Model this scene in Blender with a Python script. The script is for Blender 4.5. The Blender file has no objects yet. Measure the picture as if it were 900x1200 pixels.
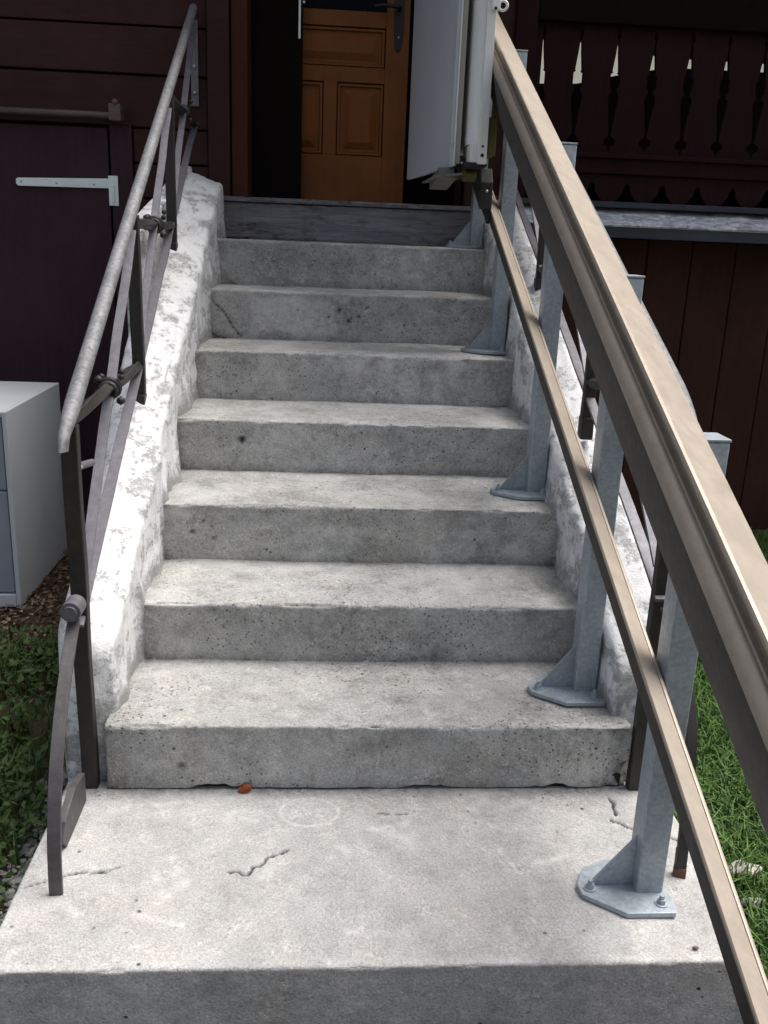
import bpy, bmesh, math, random
from mathutils import Vector, Matrix, noise
random.seed(7)
R = math.radians
S = bpy.context.scene
C = S.collection

# ------------------------------------------------------------------ camera
CAM = Vector((-0.1193, -1.8275, 1.2197)); YAW, PITCH, ROLL, FPX = 0.07325, 0.29189, 0.04097, 1067.5
cy, sy, cp, sp = math.cos(YAW), math.sin(YAW), math.cos(PITCH), math.sin(PITCH)
f = Vector((sy * cp, cy * cp, -sp)); r = Vector((cy, -sy, 0)); u = r.cross(f)
r2 = r * math.cos(ROLL) + u * math.sin(ROLL); u2 = u * math.cos(ROLL) - r * math.sin(ROLL)
cam_d = bpy.data.cameras.new('camera'); cam = bpy.data.objects.new('camera', cam_d); C.objects.link(cam)
m = Matrix.Identity(4)
for i in range(3):
    m[i][0], m[i][1], m[i][2], m[i][3] = r2[i], u2[i], -f[i], CAM[i]
cam.matrix_world = m
cam_d.sensor_fit = 'VERTICAL'; cam_d.sensor_height = 36; cam_d.lens = 36 * FPX / 1200
cam_d.clip_start = 0.05; cam_d.clip_end = 500
S.camera = cam

# ------------------------------------------------------------------ light
SUN_EL, SUN_AZ = 66, 70          # azimuth measured from +Y (behind the house) towards +X
W = bpy.data.worlds.new('World'); S.world = W; W.use_nodes = True
wn = W.node_tree.nodes; bg = wn['Background']
sky = wn.new('ShaderNodeTexSky'); sky.sky_type = 'NISHITA'; sky.sun_disc = False
sky.sun_elevation = R(SUN_EL); sky.sun_rotation = R(SUN_AZ)
sky.air_density = 1.0; sky.dust_density = 6.0; sky.ozone_density = 0.6
hs = wn.new('ShaderNodeHueSaturation'); hs.inputs['Saturation'].default_value = .62      # thin bright cloud: a paler sky
W.node_tree.links.new(sky.outputs[0], hs.inputs['Color']); W.node_tree.links.new(hs.outputs[0], bg.inputs[0]); bg.inputs[1].default_value = 0.112
sd = bpy.data.lights.new('sun', 'SUN'); sd.energy = 1.9; sd.angle = R(34); sd.color = (1, 0.985, 0.96)
so = bpy.data.objects.new('sun', sd); C.objects.link(so)
dv = Vector((math.sin(R(SUN_AZ)) * math.cos(R(SUN_EL)), math.cos(R(SUN_AZ)) * math.cos(R(SUN_EL)), math.sin(R(SUN_EL))))
so.rotation_euler = dv.to_track_quat('Z', 'Y').to_euler(); so.location = dv * 20
S.view_settings.view_transform = 'Standard'; S.view_settings.look = 'None'; S.view_settings.gamma = 1
S.view_settings.exposure = 0.74

# ------------------------------------------------------------------ materials
class NT:
    def __init__(s, name):
        s.m = bpy.data.materials.new(name); s.m.use_nodes = True
        s.t = s.m.node_tree; s.n = s.t.nodes; s.b = s.n['Principled BSDF']
        s.co = s.n.new('ShaderNodeTexCoord').outputs['Object']
    def l(s, a, b): s.t.links.new(a, b)
    def mapped(s, scale):
        q = s.n.new('ShaderNodeMapping'); q.inputs['Scale'].default_value = scale; s.l(s.co, q.inputs[0]); return q.outputs[0]
    def noise(s, sc, det=5, rough=.6, vec=None, dist=0):
        q = s.n.new('ShaderNodeTexNoise'); q.inputs['Scale'].default_value = sc; q.inputs['Detail'].default_value = det
        q.inputs['Roughness'].default_value = rough; q.inputs['Distortion'].default_value = dist
        s.l(vec or s.co, q.inputs['Vector']); return q.outputs['Fac']
    def vor(s, sc, feat='F1', out='Distance', vec=None):
        q = s.n.new('ShaderNodeTexVoronoi'); q.inputs['Scale'].default_value = sc; q.feature = feat
        s.l(vec or s.co, q.inputs['Vector']); return q.outputs[out]
    def ramp(s, fac, lo, hi, a=(0, 0, 0, 1), b=(1, 1, 1, 1)):
        q = s.n.new('ShaderNodeValToRGB'); e = q.color_ramp.elements
        e[0].position, e[1].position = lo, hi; e[0].color = (*a[:3], 1); e[1].color = (*b[:3], 1)
        s.l(fac, q.inputs[0]); return q.outputs[0]
    def mix(s, fac, a, b, mode='MIX'):
        q = s.n.new('ShaderNodeMix'); q.data_type = 'RGBA'; q.blend_type = mode
        for sock, v in ((q.inputs[0], fac), (q.inputs[6], a), (q.inputs[7], b)):
            if hasattr(v, 'is_linked'): s.l(v, sock)
            elif isinstance(v, (int, float)): sock.default_value = v
            else: sock.default_value = (*v[:3], 1)
        return q.outputs[2]
    def math(s, op, a, b=0.0):
        q = s.n.new('ShaderNodeMath'); q.operation = op
        for sock, v in ((q.inputs[0], a), (q.inputs[1], b)):
            if hasattr(v, 'is_linked'): s.l(v, sock)
            else: sock.default_value = v
        return q.outputs[0]
    def attr(s, name):
        q = s.n.new('ShaderNodeAttribute'); q.attribute_name = name; return q.outputs['Fac']
    def out(s, col, rough=.6, metal=0, bump=None, bs=.3, bd=.003, spec=None):
        if hasattr(col, 'is_linked'): s.l(col, s.b.inputs['Base Color'])
        else: s.b.inputs['Base Color'].default_value = (*col[:3], 1)
        if hasattr(rough, 'is_linked'): s.l(rough, s.b.inputs['Roughness'])
        else: s.b.inputs['Roughness'].default_value = rough
        s.b.inputs['Metallic'].default_value = metal
        if spec is not None: s.b.inputs['Specular IOR Level'].default_value = spec
        if bump is not None:
            q = s.n.new('ShaderNodeBump'); q.inputs['Strength'].default_value = bs; q.inputs['Distance'].default_value = bd
            s.l(bump, q.inputs['Height']); s.l(q.outputs[0], s.b.inputs['Normal'])
        return s.m

def concrete(name, base, light, dark, warm, z0=.46):
    t = NT(name)
    brk = t.ramp(t.noise(70, 6, .85), .30, .66)          # every stain is broken up by the grain of the surface
    c = t.mix(t.ramp(t.noise(3.1, 9, .74), .36, .64), base, light)
    c = t.mix(t.math('MULTIPLY', t.ramp(t.noise(6.5, 8, .76), .50, .66), .8), c, warm)
    c = t.mix(t.math('MULTIPLY', t.math('MULTIPLY', t.ramp(t.noise(4.6, 9, .80), .47, .60), brk), .72), c, dark)
    c = t.mix(t.math('MULTIPLY', t.math('MULTIPLY', t.ramp(t.noise(21, 7, .84), .49, .62), brk), .62), c, dark)
    c = t.mix(t.math('MULTIPLY', t.math('MULTIPLY', t.ramp(t.noise(13, 8, .85), .51, .62), t.ramp(t.noise(95, 5, .85), .42, .62)), .8), c, tuple(min(.72, x * 1.4) for x in light))
    grain = t.noise(210, 3, .85)
    c = t.mix(.5, c, t.mix(t.ramp(grain, .30, .70), (.20, .20, .20), (.88, .88, .88)), 'OVERLAY')
    zone = t.ramp(t.noise(3.7, 5, .65, dist=.4), z0, z0 + .1)
    pit = t.math('MULTIPLY', t.ramp(t.vor(75), .08, .24, (1, 1, 1), (0, 0, 0)), zone)
    pit2 = t.math('MULTIPLY', t.ramp(t.vor(30), .05, .15, (1, 1, 1), (0, 0, 0)), t.ramp(t.noise(6.1, 4), .54, .62))
    c = t.mix(pit, c, (.085, .082, .075)); c = t.mix(pit2, c, (.06, .057, .05))
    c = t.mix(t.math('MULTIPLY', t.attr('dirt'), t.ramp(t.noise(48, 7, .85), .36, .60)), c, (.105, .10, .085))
    c = t.mix(t.math('MULTIPLY', t.attr('worn'), t.ramp(t.noise(60, 5, .8), .3, .6)), c, (.72, .71, .69))
    c = t.mix(t.attr('crack'), c, (.04, .037, .034))
    b = t.math('ADD', t.math('MULTIPLY', grain, .6), t.math('ADD', t.noise(45, 6, .75), t.math('MULTIPLY', t.ramp(t.vor(60), 0, .2), .5)))
    b = t.math('SUBTRACT', b, t.math('ADD', pit, t.math('MULTIPLY', pit2, 2.)))
    return t.out(c, .92, 0, b, .7, .005, .25)
M = {}
M['concrete'] = concrete('weathered concrete', (.365, .362, .345), (.49, .488, .478), (.135, .133, .120), (.385, .355, .305))
M['landing'] = concrete('pale concrete', (.395, .39, .38), (.49, .485, .475), (.26, .25, .235), (.42, .385, .34), .60)

t = NT('whitewash')
mottle = t.noise(11, 10, .82, t.mapped((1, .7, 1.3)))
peel = t.math('MULTIPLY', t.math('MULTIPLY', t.ramp(mottle, .512, .565), t.ramp(t.noise(80, 5, .8), .28, .52)), .95)
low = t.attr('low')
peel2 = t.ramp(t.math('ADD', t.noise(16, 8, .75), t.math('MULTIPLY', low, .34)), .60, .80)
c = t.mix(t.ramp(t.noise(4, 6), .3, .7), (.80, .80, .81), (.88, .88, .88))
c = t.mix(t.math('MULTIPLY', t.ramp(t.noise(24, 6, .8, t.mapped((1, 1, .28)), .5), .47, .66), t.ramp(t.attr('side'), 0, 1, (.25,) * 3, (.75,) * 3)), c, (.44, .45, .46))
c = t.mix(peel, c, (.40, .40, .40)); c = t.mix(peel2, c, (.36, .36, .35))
c = t.mix(t.math('MULTIPLY', t.ramp(t.vor(42), .02, .15, (1, 1, 1), (0, 0, 0)), t.ramp(t.noise(8, 4), .45, .6)), c, (.24, .24, .23))
h = t.math('SUBTRACT', t.math('ADD', t.noise(38, 8, .8), t.math('MULTIPLY', t.noise(150, 4, .8), .6)), t.math('MULTIPLY', t.math('ADD', peel, peel2), .35))
M['whitewash'] = t.out(c, .88, 0, h, .7, .008, .3)

def metal(name, a, b, rough, met, sc=28, rust=0, bd=.0006, spang=False):
    t = NT(name)
    n = t.vor(sc * 2.2, 'F1', 'Color') if spang else t.noise(sc, 5, .7)
    c = t.mix(t.ramp(n, .3, .7), a, b)
    c = t.mix(t.math('MULTIPLY', t.ramp(t.noise(11, 6, .7), .45, .75), .6), c, tuple(x * .7 for x in a))
    if rust: c = t.mix(t.ramp(t.noise(33, 6, .75), .74 - rust, .80 - rust), c, (.12, .055, .03))
    rr = t.ramp(t.noise(40, 4), .2, .8, (rough - .1,) * 3, (rough + .12,) * 3)
    return t.out(c, rr, met, t.noise(sc * 5, 4, .7), .35, bd * 3)
M['galv'] = metal('galvanised steel', (.31, .355, .395), (.385, .43, .465), .5, .35, 60, 0, .0006, True)
M['galv_dull'] = metal('old galvanised pipe', (.11, .11, .115), (.30, .30, .31), .62, .3, 95, .12)
M['alu'] = metal('bronze anodised aluminium', (.37, .312, .25), (.42, .357, .29), .46, .25, 60, 0, .0002)
M['side_shade'] = metal('bronze with side shade', (.034, .028, .024), (.048, .040, .035), .6, .0, 60, 0, .0002)  # shade on the lower rail's left face put into a darker bronze
M['web'] = metal('shaded bronze web', (.046, .041, .037), (.058, .052, .046), .65, .0, 60, 0, .0002)  # rail bronze darkened so the colour carries the shade on the web
M['iron'] = metal('dark iron', (.018, .016, .0145), (.038, .033, .030), .55, .15, 40, .05)
M['bar'] = metal('weathered iron flat bar', (.13, .125, .14), (.20, .195, .215), .5, .35, 50, .06)
M['bar_dark'] = metal('dark flat bar', (.060, .056, .058), (.105, .098, .10), .55, .25, 50, .08)
M['rust'] = metal('rusty iron', (.10, .05, .03), (.16, .07, .04), .8, .1, 50)
M['bolt'] = metal('zinc bolt', (.45, .46, .48), (.6, .6, .62), .35, .8, 60)
M['hinge'] = metal('bright zinc hinge', (.80, .88, .86), (.86, .92, .90), .45, 0, 60)
M['mech'] = metal('dark lift mechanism', (.008, .0075, .007), (.018, .017, .0155), .7, 0, 60)
M['mech_pale'] = metal('greasy pale steel', (.11, .105, .09), (.24, .23, .20), .55, .2, 60)
M['yellow'] = NT('olive plastic').out((.085, .075, .015), .6)
M['pane'] = NT('dim glass').out((.006, .008, .012), .6, spec=.03)
t = NT('white lift paint')
c = t.mix(t.ramp(t.noise(5, 5), .35, .7), (.74, .74, .73), (.80, .80, .79))
c = t.mix(t.ramp(t.noise(60, 5, .8), .66, .76), c, (.40, .38, .35))
M['lift'] = t.out(c, .38, 0, t.noise(90, 3), .1, .0008)
t = NT('lift panel paint')
c = t.mix(t.ramp(t.noise(4, 5, .6, t.mapped((1, 1, .3))), .35, .7), (.44, .47, .50), (.51, .53, .56))
c = t.mix(t.ramp(t.noise(70, 5, .8), .70, .78), c, (.38, .36, .33))
M['lift_panel'] = t.out(c, .42, 0, t.noise(90, 3), .1, .0008)
M['lift_strip'] = NT('lift edge strip').out((.40, .38, .31), .5)
t = NT('cabinet paint')
c = t.mix(t.ramp(t.noise(3, 5, .6), .35, .7), (.58, .60, .62), (.66, .67, .69))
c = t.mix(t.ramp(t.noise(40, 6, .8), .66, .8), c, (.46, .47, .47))
M['cabinet'] = t.out(c, .5, 0, t.noise(60, 3), .12, .001)
t = NT('cabinet drawer paint')
c = t.mix(t.ramp(t.noise(3, 5, .6), .35, .7), (.30, .31, .36), (.36, .37, .42))
M['drawer'] = t.out(c, .5, 0, t.noise(60, 3), .12, .001)

def wood(name, a, b, axis, rough=.7, spec=.25, g=1.0):
    t = NT(name)
    sc = {'x': (.9, 14, 14), 'z': (14, 14, .9)}[axis]
    v = t.mapped(sc)
    n = t.noise(3.5, 8, .7, v, .6)
    c = t.mix(t.ramp(n, .3, .72), a, b)
    c = t.mix(t.math('MULTIPLY', t.ramp(t.noise(2.2, 5, .65), .45, .7), .5), c, tuple(min(1, x * 1.5) for x in b))
    c = t.mix(t.ramp(t.noise(9, 8, .8, t.mapped({'x': (1, 6, 6), 'z': (6, 6, 1)}[axis])), .70, .74), c, tuple(x * 2.6 + .02 for x in b))
    return t.out(c, rough, 0, t.math('ADD', n, t.noise(60, 3, .6, v)), .35 * g, .003, spec)
M['plank'] = wood('dark brown stained boards', (.038, .0155, .0145), (.054, .0225, .0205), 'x', .7, .15)
M['plank_v'] = wood('red brown stained boards', (.036, .0145, .010), (.054, .022, .015), 'z', .75, .12)
M['veranda'] = wood('dark oxblood boards', (.016, .0062, .0068), (.024, .0088, .0098), 'z', .75, .08)
M['shed_door'] = wood('shed door boards', (.036, .0185, .023), (.050, .026, .031), 'z', .7, .12)
M['jamb'] = wood('reddish door frame', (.055, .017, .010), (.075, .025, .014), 'z', .7, .12)
M['door'] = wood('varnished orange door', (.125, .037, .006), (.175, .055, .009), 'z', .5, .25, .6)
M['bar_wood'] = wood('worn brown bar', (.06, .036, .036), (.15, .10, .10), 'x', .5, .5)
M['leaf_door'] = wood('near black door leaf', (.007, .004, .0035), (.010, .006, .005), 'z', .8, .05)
t = NT('weathered grey beam')
v = t.mapped((1.2, 20, 20)); n = t.noise(3.2, 8, .75, v, .9)
c = t.mix(t.ramp(n, .30, .78), (.10, .097, .105), (.33, .32, .335))
c = t.mix(t.ramp(t.noise(5, 6, .75, t.mapped((1, 3, 3))), .52, .68), c, (.035, .03, .03))
M['beam'] = t.out(c, .85, 0, n, .8, .006)
t = NT('weathered zinc flashing')
n = t.noise(14, 8, .75, t.mapped((1, 2, 2)), 1.2)
c = t.mix(t.ramp(n, .42, .62), (.24, .26, .30), (.70, .72, .77))
M['flash'] = t.out(c, .7, .0, n, .5, .005)
M['ledge'] = wood('blue grey ledge board', (.03, .035, .046), (.048, .055, .068), 'x')
t = NT('pale sky dimmer'); q = t.n.new('ShaderNodeBsdfTranslucent'); q.inputs[0].default_value = (.80, .78, .72, 1)
t.l(q.outputs[0], t.n['Material Output'].inputs[0]); M['sky_dimmer'] = t.m  # translucent stand-in, dims the sky seen through the veranda cut-outs
M['black'] = NT('matt black iron').out((.012, .011, .010), .45, .3)
M['glass'] = NT('dark door glass').out((.02, .03, .045), .12)
M['soil'] = None
t = NT('garden soil')
c = t.mix(t.ramp(t.noise(14, 8, .75), .35, .65), (.045, .030, .022), (.12, .085, .06))
c = t.mix(t.ramp(t.noise(1.1, 5, .6), .45, .6), c, (.055, .075, .025))
M['soil'] = t.out(c, .95, 0, t.noise(50, 7, .8), .9, .02, .1)
def tinted(name, a, b, rough=.6, sub=0):
    t = NT(name)
    c = t.mix(t.attr('tint'), a, b)
    return t.out(c, rough, 0, None, spec=.3)
M['grass'] = tinted('grass blades', (.022, .062, .010), (.105, .190, .040))
M['weed'] = tinted('weed leaves', (.024, .050, .012), (.080, .125, .030))
M['dry'] = tinted('dry leaves', (.085, .045, .03), (.34, .24, .17), .8)
M['gravel'] = tinted('gravel stones', (.12, .12, .115), (.34, .335, .32), .9)
t = NT('fallen leaf red')
M['leaf'] = t.out(t.mix(t.ramp(t.noise(90, 5), .4, .62), (.42, .12, .04), (.24, .06, .03)), .55)
t = NT('pale stone')
M['stone'] = t.out(t.mix(t.ramp(t.noise(30, 6), .35, .65), (.30, .28, .24), (.60, .57, .52)), .9, 0, t.noise(60, 5), .6, .004)
M['pebble'] = NT('brown pebble').out((.16, .14, .12), .9)

# ------------------------------------------------------------------ helpers
def tag(o, label=None, cat=None, group=None, kind=None):
    if label: o['label'] = label
    if cat: o['category'] = cat
    if group: o['group'] = group
    if kind: o['kind'] = kind
    return o
def empty(name, loc, label, cat, group=None):
    o = bpy.data.objects.new(name, None); C.objects.link(o); o.location = loc; o.empty_display_size = .1
    return tag(o, label, cat, group)
def put(name, me, parent=None):
    """mesh is in world coordinates; keep it there under its parent"""
    o = bpy.data.objects.new(name, me); C.objects.link(o)
    if parent is not None:
        o.parent = parent
        w = Vector((0, 0, 0)); q = parent
        while q is not None: w += q.location; q = q.parent
        o.location = -w
    return o
def obj(name, bm, mat, parent=None, smooth=False, angle=None):
    me = bpy.data.meshes.new(name); bmesh.ops.recalc_face_normals(bm, faces=bm.faces[:]); bm.to_mesh(me); bm.free()
    me.materials.append(mat if not isinstance(mat, str) else M[mat])
    if smooth:
        for p in me.polygons: p.use_smooth = True
        if angle: me.set_sharp_from_angle(angle=R(angle))
    return put(name, me, parent)
def bev(bm, w, seg=2):
    if w: bmesh.ops.bevel(bm, geom=bm.edges[:], offset=w, segments=seg, profile=.6, affect='EDGES', clamp_overlap=True)
def box(x0, x1, y0, y1, z0, z1, b=.003, seg=2):
    bm = bmesh.new(); bmesh.ops.create_cube(bm, size=1)
    for v in bm.verts:
        v.co = Vector((x0 + (v.co.x + .5) * (x1 - x0), y0 + (v.co.y + .5) * (y1 - y0), z0 + (v.co.z + .5) * (z1 - z0)))
    bev(bm, b, seg); return bm
def prism(poly, axis, a, b, bv=0):
    """extrude a 2-D polygon along an axis from a to b; poly is in the two other axes in order"""
    bm = bmesh.new()
    def P(p, t):
        return {'x': (t, p[0], p[1]), 'y': (p[0], t, p[1]), 'z': (p[0], p[1], t)}[axis]
    A = [bm.verts.new(P(p, a)) for p in poly]; B = [bm.verts.new(P(p, b)) for p in poly]
    n = len(poly)
    for i in range(n): bm.faces.new((A[i], A[(i + 1) % n], B[(i + 1) % n], B[i]))
    bm.faces.new(A); bm.faces.new(B[::-1]); bev(bm, bv); return bm
def sweep(path, prof, up=Vector((0, 0, 1)), twist=0.0, cap=True):
    """sweep a closed 2-D profile (side, up) along points"""
    bm = bmesh.new(); P = [Vector(p) for p in path]; rings = []
    for i, p in enumerate(P):
        d = (P[min(i + 1, len(P) - 1)] - P[max(i - 1, 0)]).normalized()
        s = d.cross(up)
        if s.length < 1e-4: s = Vector((1, 0, 0))
        s.normalize(); w = s.cross(d).normalized()
        tw = twist * i / max(1, len(P) - 1); c, sn = math.cos(tw), math.sin(tw)
        rings.append([bm.verts.new(p + s * (a * c - b * sn) + w * (a * sn + b * c)) for a, b in prof])
    n = len(prof)
    for a, b in zip(rings, rings[1:]):
        for i in range(n): bm.faces.new((a[i], a[(i + 1) % n], b[(i + 1) % n], b[i]))
    if cap: bm.faces.new(rings[0]); bm.faces.new(rings[-1][::-1])
    return bm
def circ(r, n=16): return [(r * math.cos(i * 2 * math.pi / n), r * math.sin(i * 2 * math.pi / n)) for i in range(n)]
def rect(a, b, c=.0015): return [(-a + c, -b), (a - c, -b), (a, -b + c), (a, b - c), (a - c, b), (-a + c, b), (-a, b - c), (-a, -b + c)]
def lerp(a, b, n): a, b = Vector(a), Vector(b); return [a.lerp(b, i / n) for i in range(n + 1)]
def wob(pts, amp, sc=6, seed=0):
    return [p + amp * Vector((noise.noise(p * sc + Vector((seed, 0, 0))), noise.noise(p * sc + Vector((0, seed, 5))), noise.noise(p * sc + Vector((9, 0, seed))))) for p in map(Vector, pts)]
def cyl(p0, p1, r, n=14, bv=0):
    bm = sweep([p0, p1], circ(r, n), Vector((0, 0, 1)) if abs((Vector(p1) - Vector(p0)).normalized().z) < .9 else Vector((0, 1, 0)))
    return bm
def ball(c, rad, sub=2, sq=(1, 1, 1), amp=0, sc=8):
    bm = bmesh.new(); bmesh.ops.create_icosphere(bm, subdivisions=sub, radius=1)
    for v in bm.verts:
        k = 1 + amp * noise.noise(v.co * 1.7 + Vector(c) * sc)
        v.co = Vector(c) + Vector((v.co.x * sq[0], v.co.y * sq[1], v.co.z * sq[2])) * rad * k
    return bm
def join(bms):
    out = bmesh.new()
    for b in bms:
        me = bpy.data.meshes.new('t'); b.to_mesh(me); b.free(); out.from_mesh(me); bpy.data.meshes.remove(me)
    return out
def torus(c, R0, r0, ax, n=20, k=8):
    c = Vector(c); ax = Vector(ax).normalized(); a = ax.orthogonal().normalized(); b = ax.cross(a); bm = bmesh.new(); rings = []
    for i in range(n):
        t0 = i * 2 * math.pi / n; d = a * math.cos(t0) + b * math.sin(t0)
        rings.append([bm.verts.new(c + d * (R0 + r0 * math.cos(j * 2 * math.pi / k)) + ax * r0 * math.sin(j * 2 * math.pi / k)) for j in range(k)])
    for i in range(n):
        for j in range(k): bm.faces.new((rings[i][j], rings[(i + 1) % n][j], rings[(i + 1) % n][(j + 1) % k], rings[i][(j + 1) % k]))
    return bm
def nz(p, sc, oct=3):
    s, a = 0, 1; p = p * sc
    for _ in range(oct): s += a * noise.noise(p); p = p * 2.1; a *= .5
    return s
def segdist(px, py, a, b):
    dx, dy = b[0] - a[0], b[1] - a[1]; L = dx * dx + dy * dy
    t0 = max(0, min(1, ((px - a[0]) * dx + (py - a[1]) * dy) / L)) if L else 0
    return math.hypot(px - a[0] - t0 * dx, py - a[1] - t0 * dy)

# ------------------------------------------------------------------ ground
GZ = -.2
def grid_sheet(name, x0, x1, y0, y1, n1, n2, zf, mat):
    vs = [(x0 + (x1 - x0) * i / n1, y0 + (y1 - y0) * j / n2) for j in range(n2 + 1) for i in range(n1 + 1)]
    me = bpy.data.meshes.new(name)
    me.from_pydata([(x, y, zf(x, y)) for x, y in vs], [], [(j * (n1 + 1) + i, j * (n1 + 1) + i + 1, (j + 1) * (n1 + 1) + i + 1, (j + 1) * (n1 + 1) + i) for j in range(n2) for i in range(n1)])
    me.materials.append(mat)
    for p in me.polygons: p.use_smooth = True
    return put(name, me)
def gz(x, y):
    k = max(0, min(1, (2.2 - abs(x)) / .8)) * max(0, min(1, (3.2 - y) / .6))
    return GZ + .014 * nz(Vector((x, y, 0)), 2.2) * max(.3, k)
tag(grid_sheet('ground', -60, 60, -60, 60, 4, 4, lambda x, y: GZ - .035, M['soil']), kind='structure')
tag(grid_sheet('garden_soil', -4, 4.5, -1.6, 2.7, 120, 60, gz, M['soil']), kind='structure')

# ------------------------------------------------------------------ concrete staircase
ZS = [0, .162, .316, .482, .648, .819, 1.006, 1.190]
YS = [0, .336, .664, 1.050, 1.436, 1.828, 2.197, 2.565]
stairs = empty('concrete_staircase', (0, 0, GZ), 'grey weathered concrete steps rising from a broad pale landing to the house door', 'staircase')
def finish(me, crack=None, worn=None, dirt=None):
    for nm, val in (('crack', crack), ('worn', worn), ('dirt', dirt)):
        if val is not None:
            a = me.attributes.new(nm, 'FLOAT', 'POINT'); a.data.foreach_set('value', val)
    for p in me.polygons: p.use_smooth = True
def slab(name, prof, x0, x1, nx, disp, mat, parent, back, bottom, crackf=None, wornf=None, dirtf=None):
    """prof: list of (y, z, ny, nz) from the riser foot over the nosing to the back of the tread"""
    vs, cr, wo, di = [], [], [], []
    for (y, z, ny, nzv) in prof:
        for i in range(nx + 1):
            x = x0 + (x1 - x0) * i / nx; p = Vector((x, y, z)); d = disp(p, ny, nzv)
            c = crackf(x, y, z, nzv) if crackf else 0
            q = p + Vector((0, ny, nzv)) * (d - c * .006); vs.append(q); cr.append(c); wo.append(wornf(x, y, z, nzv) if wornf else 0); di.append(dirtf(x, y, z, nzv) if dirtf else 0)
    n = nx + 1; k = len(prof)
    fs = [(j * n + i, j * n + i + 1, (j + 1) * n + i + 1, (j + 1) * n + i) for j in range(k - 1) for i in range(nx)]
    b0 = len(vs)
    for x in (x0, x1): vs += [Vector((x, back, prof[-1][1])), Vector((x, back, bottom)), Vector((x, prof[0][0], bottom))]
    cr += [0] * 6; wo += [0] * 6; di += [0] * 6
    fs.append(tuple([j * n for j in range(k)] + [b0, b0 + 1, b0 + 2]))
    fs.append(tuple([j * n + nx for j in range(k - 1, -1, -1)] + [b0 + 5, b0 + 4, b0 + 3]))
    me = bpy.data.meshes.new(name); me.from_pydata(vs, [], fs); me.materials.append(M[mat]); finish(me, cr, wo, di)
    return put(name, me, parent)
def profile(y, z0, z1, yb, rn=.007, ds=.006):
    P = []; n = int((z1 - rn - z0) / ds)
    for i in range(n + 1): P.append((y, z0 + (z1 - rn - z0) * i / n, -1, 0))
    for i in range(1, 6):
        a = i / 6 * math.pi / 2; P.append((y + rn - rn * math.cos(a), z1 - rn + rn * math.sin(a), -math.cos(a), math.sin(a)))
    n = int((yb - y - rn) / ds)
    for i in range(n + 1): P.append((y + rn + (yb - y - rn) * i / n, z1, 0, 1))
    return P
def pts_dist(x, y, pl): return min(segdist(x, y, a, b) for a, b in zip(pl, pl[1:]))
LC = [[(-.286, -.284), (-.27, -.281), (-.249, -.292), (-.236, -.27), (-.225, -.262), (-.205, -.236), (-.190, -.229), (-.171, -.214)],
      [(-.669, -.324), (-.645, -.308), (-.626, -.305), (-.60, -.289), (-.575, -.281), (-.55, -.284), (-.524, -.279), (-.505, -.268)],
      [(.560, -.037), (.566, -.052), (.562, -.07), (.558, -.102)], [(.543, -.118), (.556, -.128), (.57, -.142), (.60, -.160), (.64, -.166), (.69, -.21)],
      [(.02, -.09), (.05, -.097), (.09, -.094)]]
def land_crack(x, y, z, nzv):
    if nzv < .7: return 0
    p = Vector((x, y, 0)); jx = x + .006 * noise.noise(p * 60); jy = y + .006 * noise.noise(p * 60 + Vector((5, 5, 5)))
    c = 0
    for k, pl in enumerate(LC):
        if pl[0][0] - .12 < x < max(q[0] for q in pl) + .12:
            w = (.0022, .0013, .0032, .0032, .0009)[k]; c = max(c, max(0, 1 - pts_dist(jx, jy, pl) / (w + .0016)))
    return min(1, c * 1.9)
def land_worn(x, y, z, nzv):
    p = Vector((x, y, z)); e = 0
    if nzv < .7: return 0
    rr = math.hypot((x + .129), (y + .084) * 1.25); e = max(0, 1 - abs(rr - .064 - .004 * noise.noise(p * 25)) / .006) * (.8 + .5 * noise.noise(p * 30))
    e = max(e, max(0, 1 - segdist(x, y, (-.034, -.202), (.009, -.238)) / .005) * .7)
    e = max(e, max(0, 1 - segdist(x, y, (.0, .0), (.4, -.02)) / .03) * .5 * (noise.noise(p * 14) + .3))
    e = max(e, max(0, 1 - abs(y + .527) / .014) * .8 * (noise.noise(p * 11) + .15))
    for q0, q1 in (((.20, -.10), (.30, -.16)), ((-.45, -.40), (-.36, -.43)), ((.33, -.27), (.41, -.24)), ((-.05, -.45), (.04, -.46)), ((-.5, -.06), (-.4, -.05))):
        e = max(e, max(0, 1 - (segdist(x, y, q0, q1) + .008 * noise.noise(p * 40)) / .012) * (.45 + .7 * noise.noise(p * 50)))
    e = max(e, max(0, min(1, (noise.noise(p * 9 + Vector((3, 1, 0))) + .8 * noise.noise(p * 31) - .42) * 2.2)) * .5)
    return max(0, min(1, e))
def land_dirt(x, y, z, nzv):
    p = Vector((x, y, z)); n = noise.noise(p * 7) + .6 * noise.noise(p * 23)
    if nzv == 0: return max(0, min(.7, (GZ + .09 - z) / .12 + .35 * n))
    return max(0, min(1, (1 - abs(y) / .035) * .8 + .3 * n)) if y > -.05 else max(0, .30 * n - .05)
def d_land(p, ny, nzv): return .0025 * nz(p, 3) + .0010 * nz(p, 26, 2) + (.005 * min(0, nz(p, 16) + .1) if 0 < nzv < 1 else 0)
slab('landing', profile(-.535, GZ - .03, 0, .03, .006, .005), -.682, .690, 330, d_land, 'landing', stairs, .03, GZ - .03, land_crack, land_worn, land_dirt)
SC = {6: [[(-.572, .990), (-.545, .955), (-.505, .915), (-.478, .872), (-.440, .822)], [(-.60, .86), (-.545, .83), (-.50, .815)]]}
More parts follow.
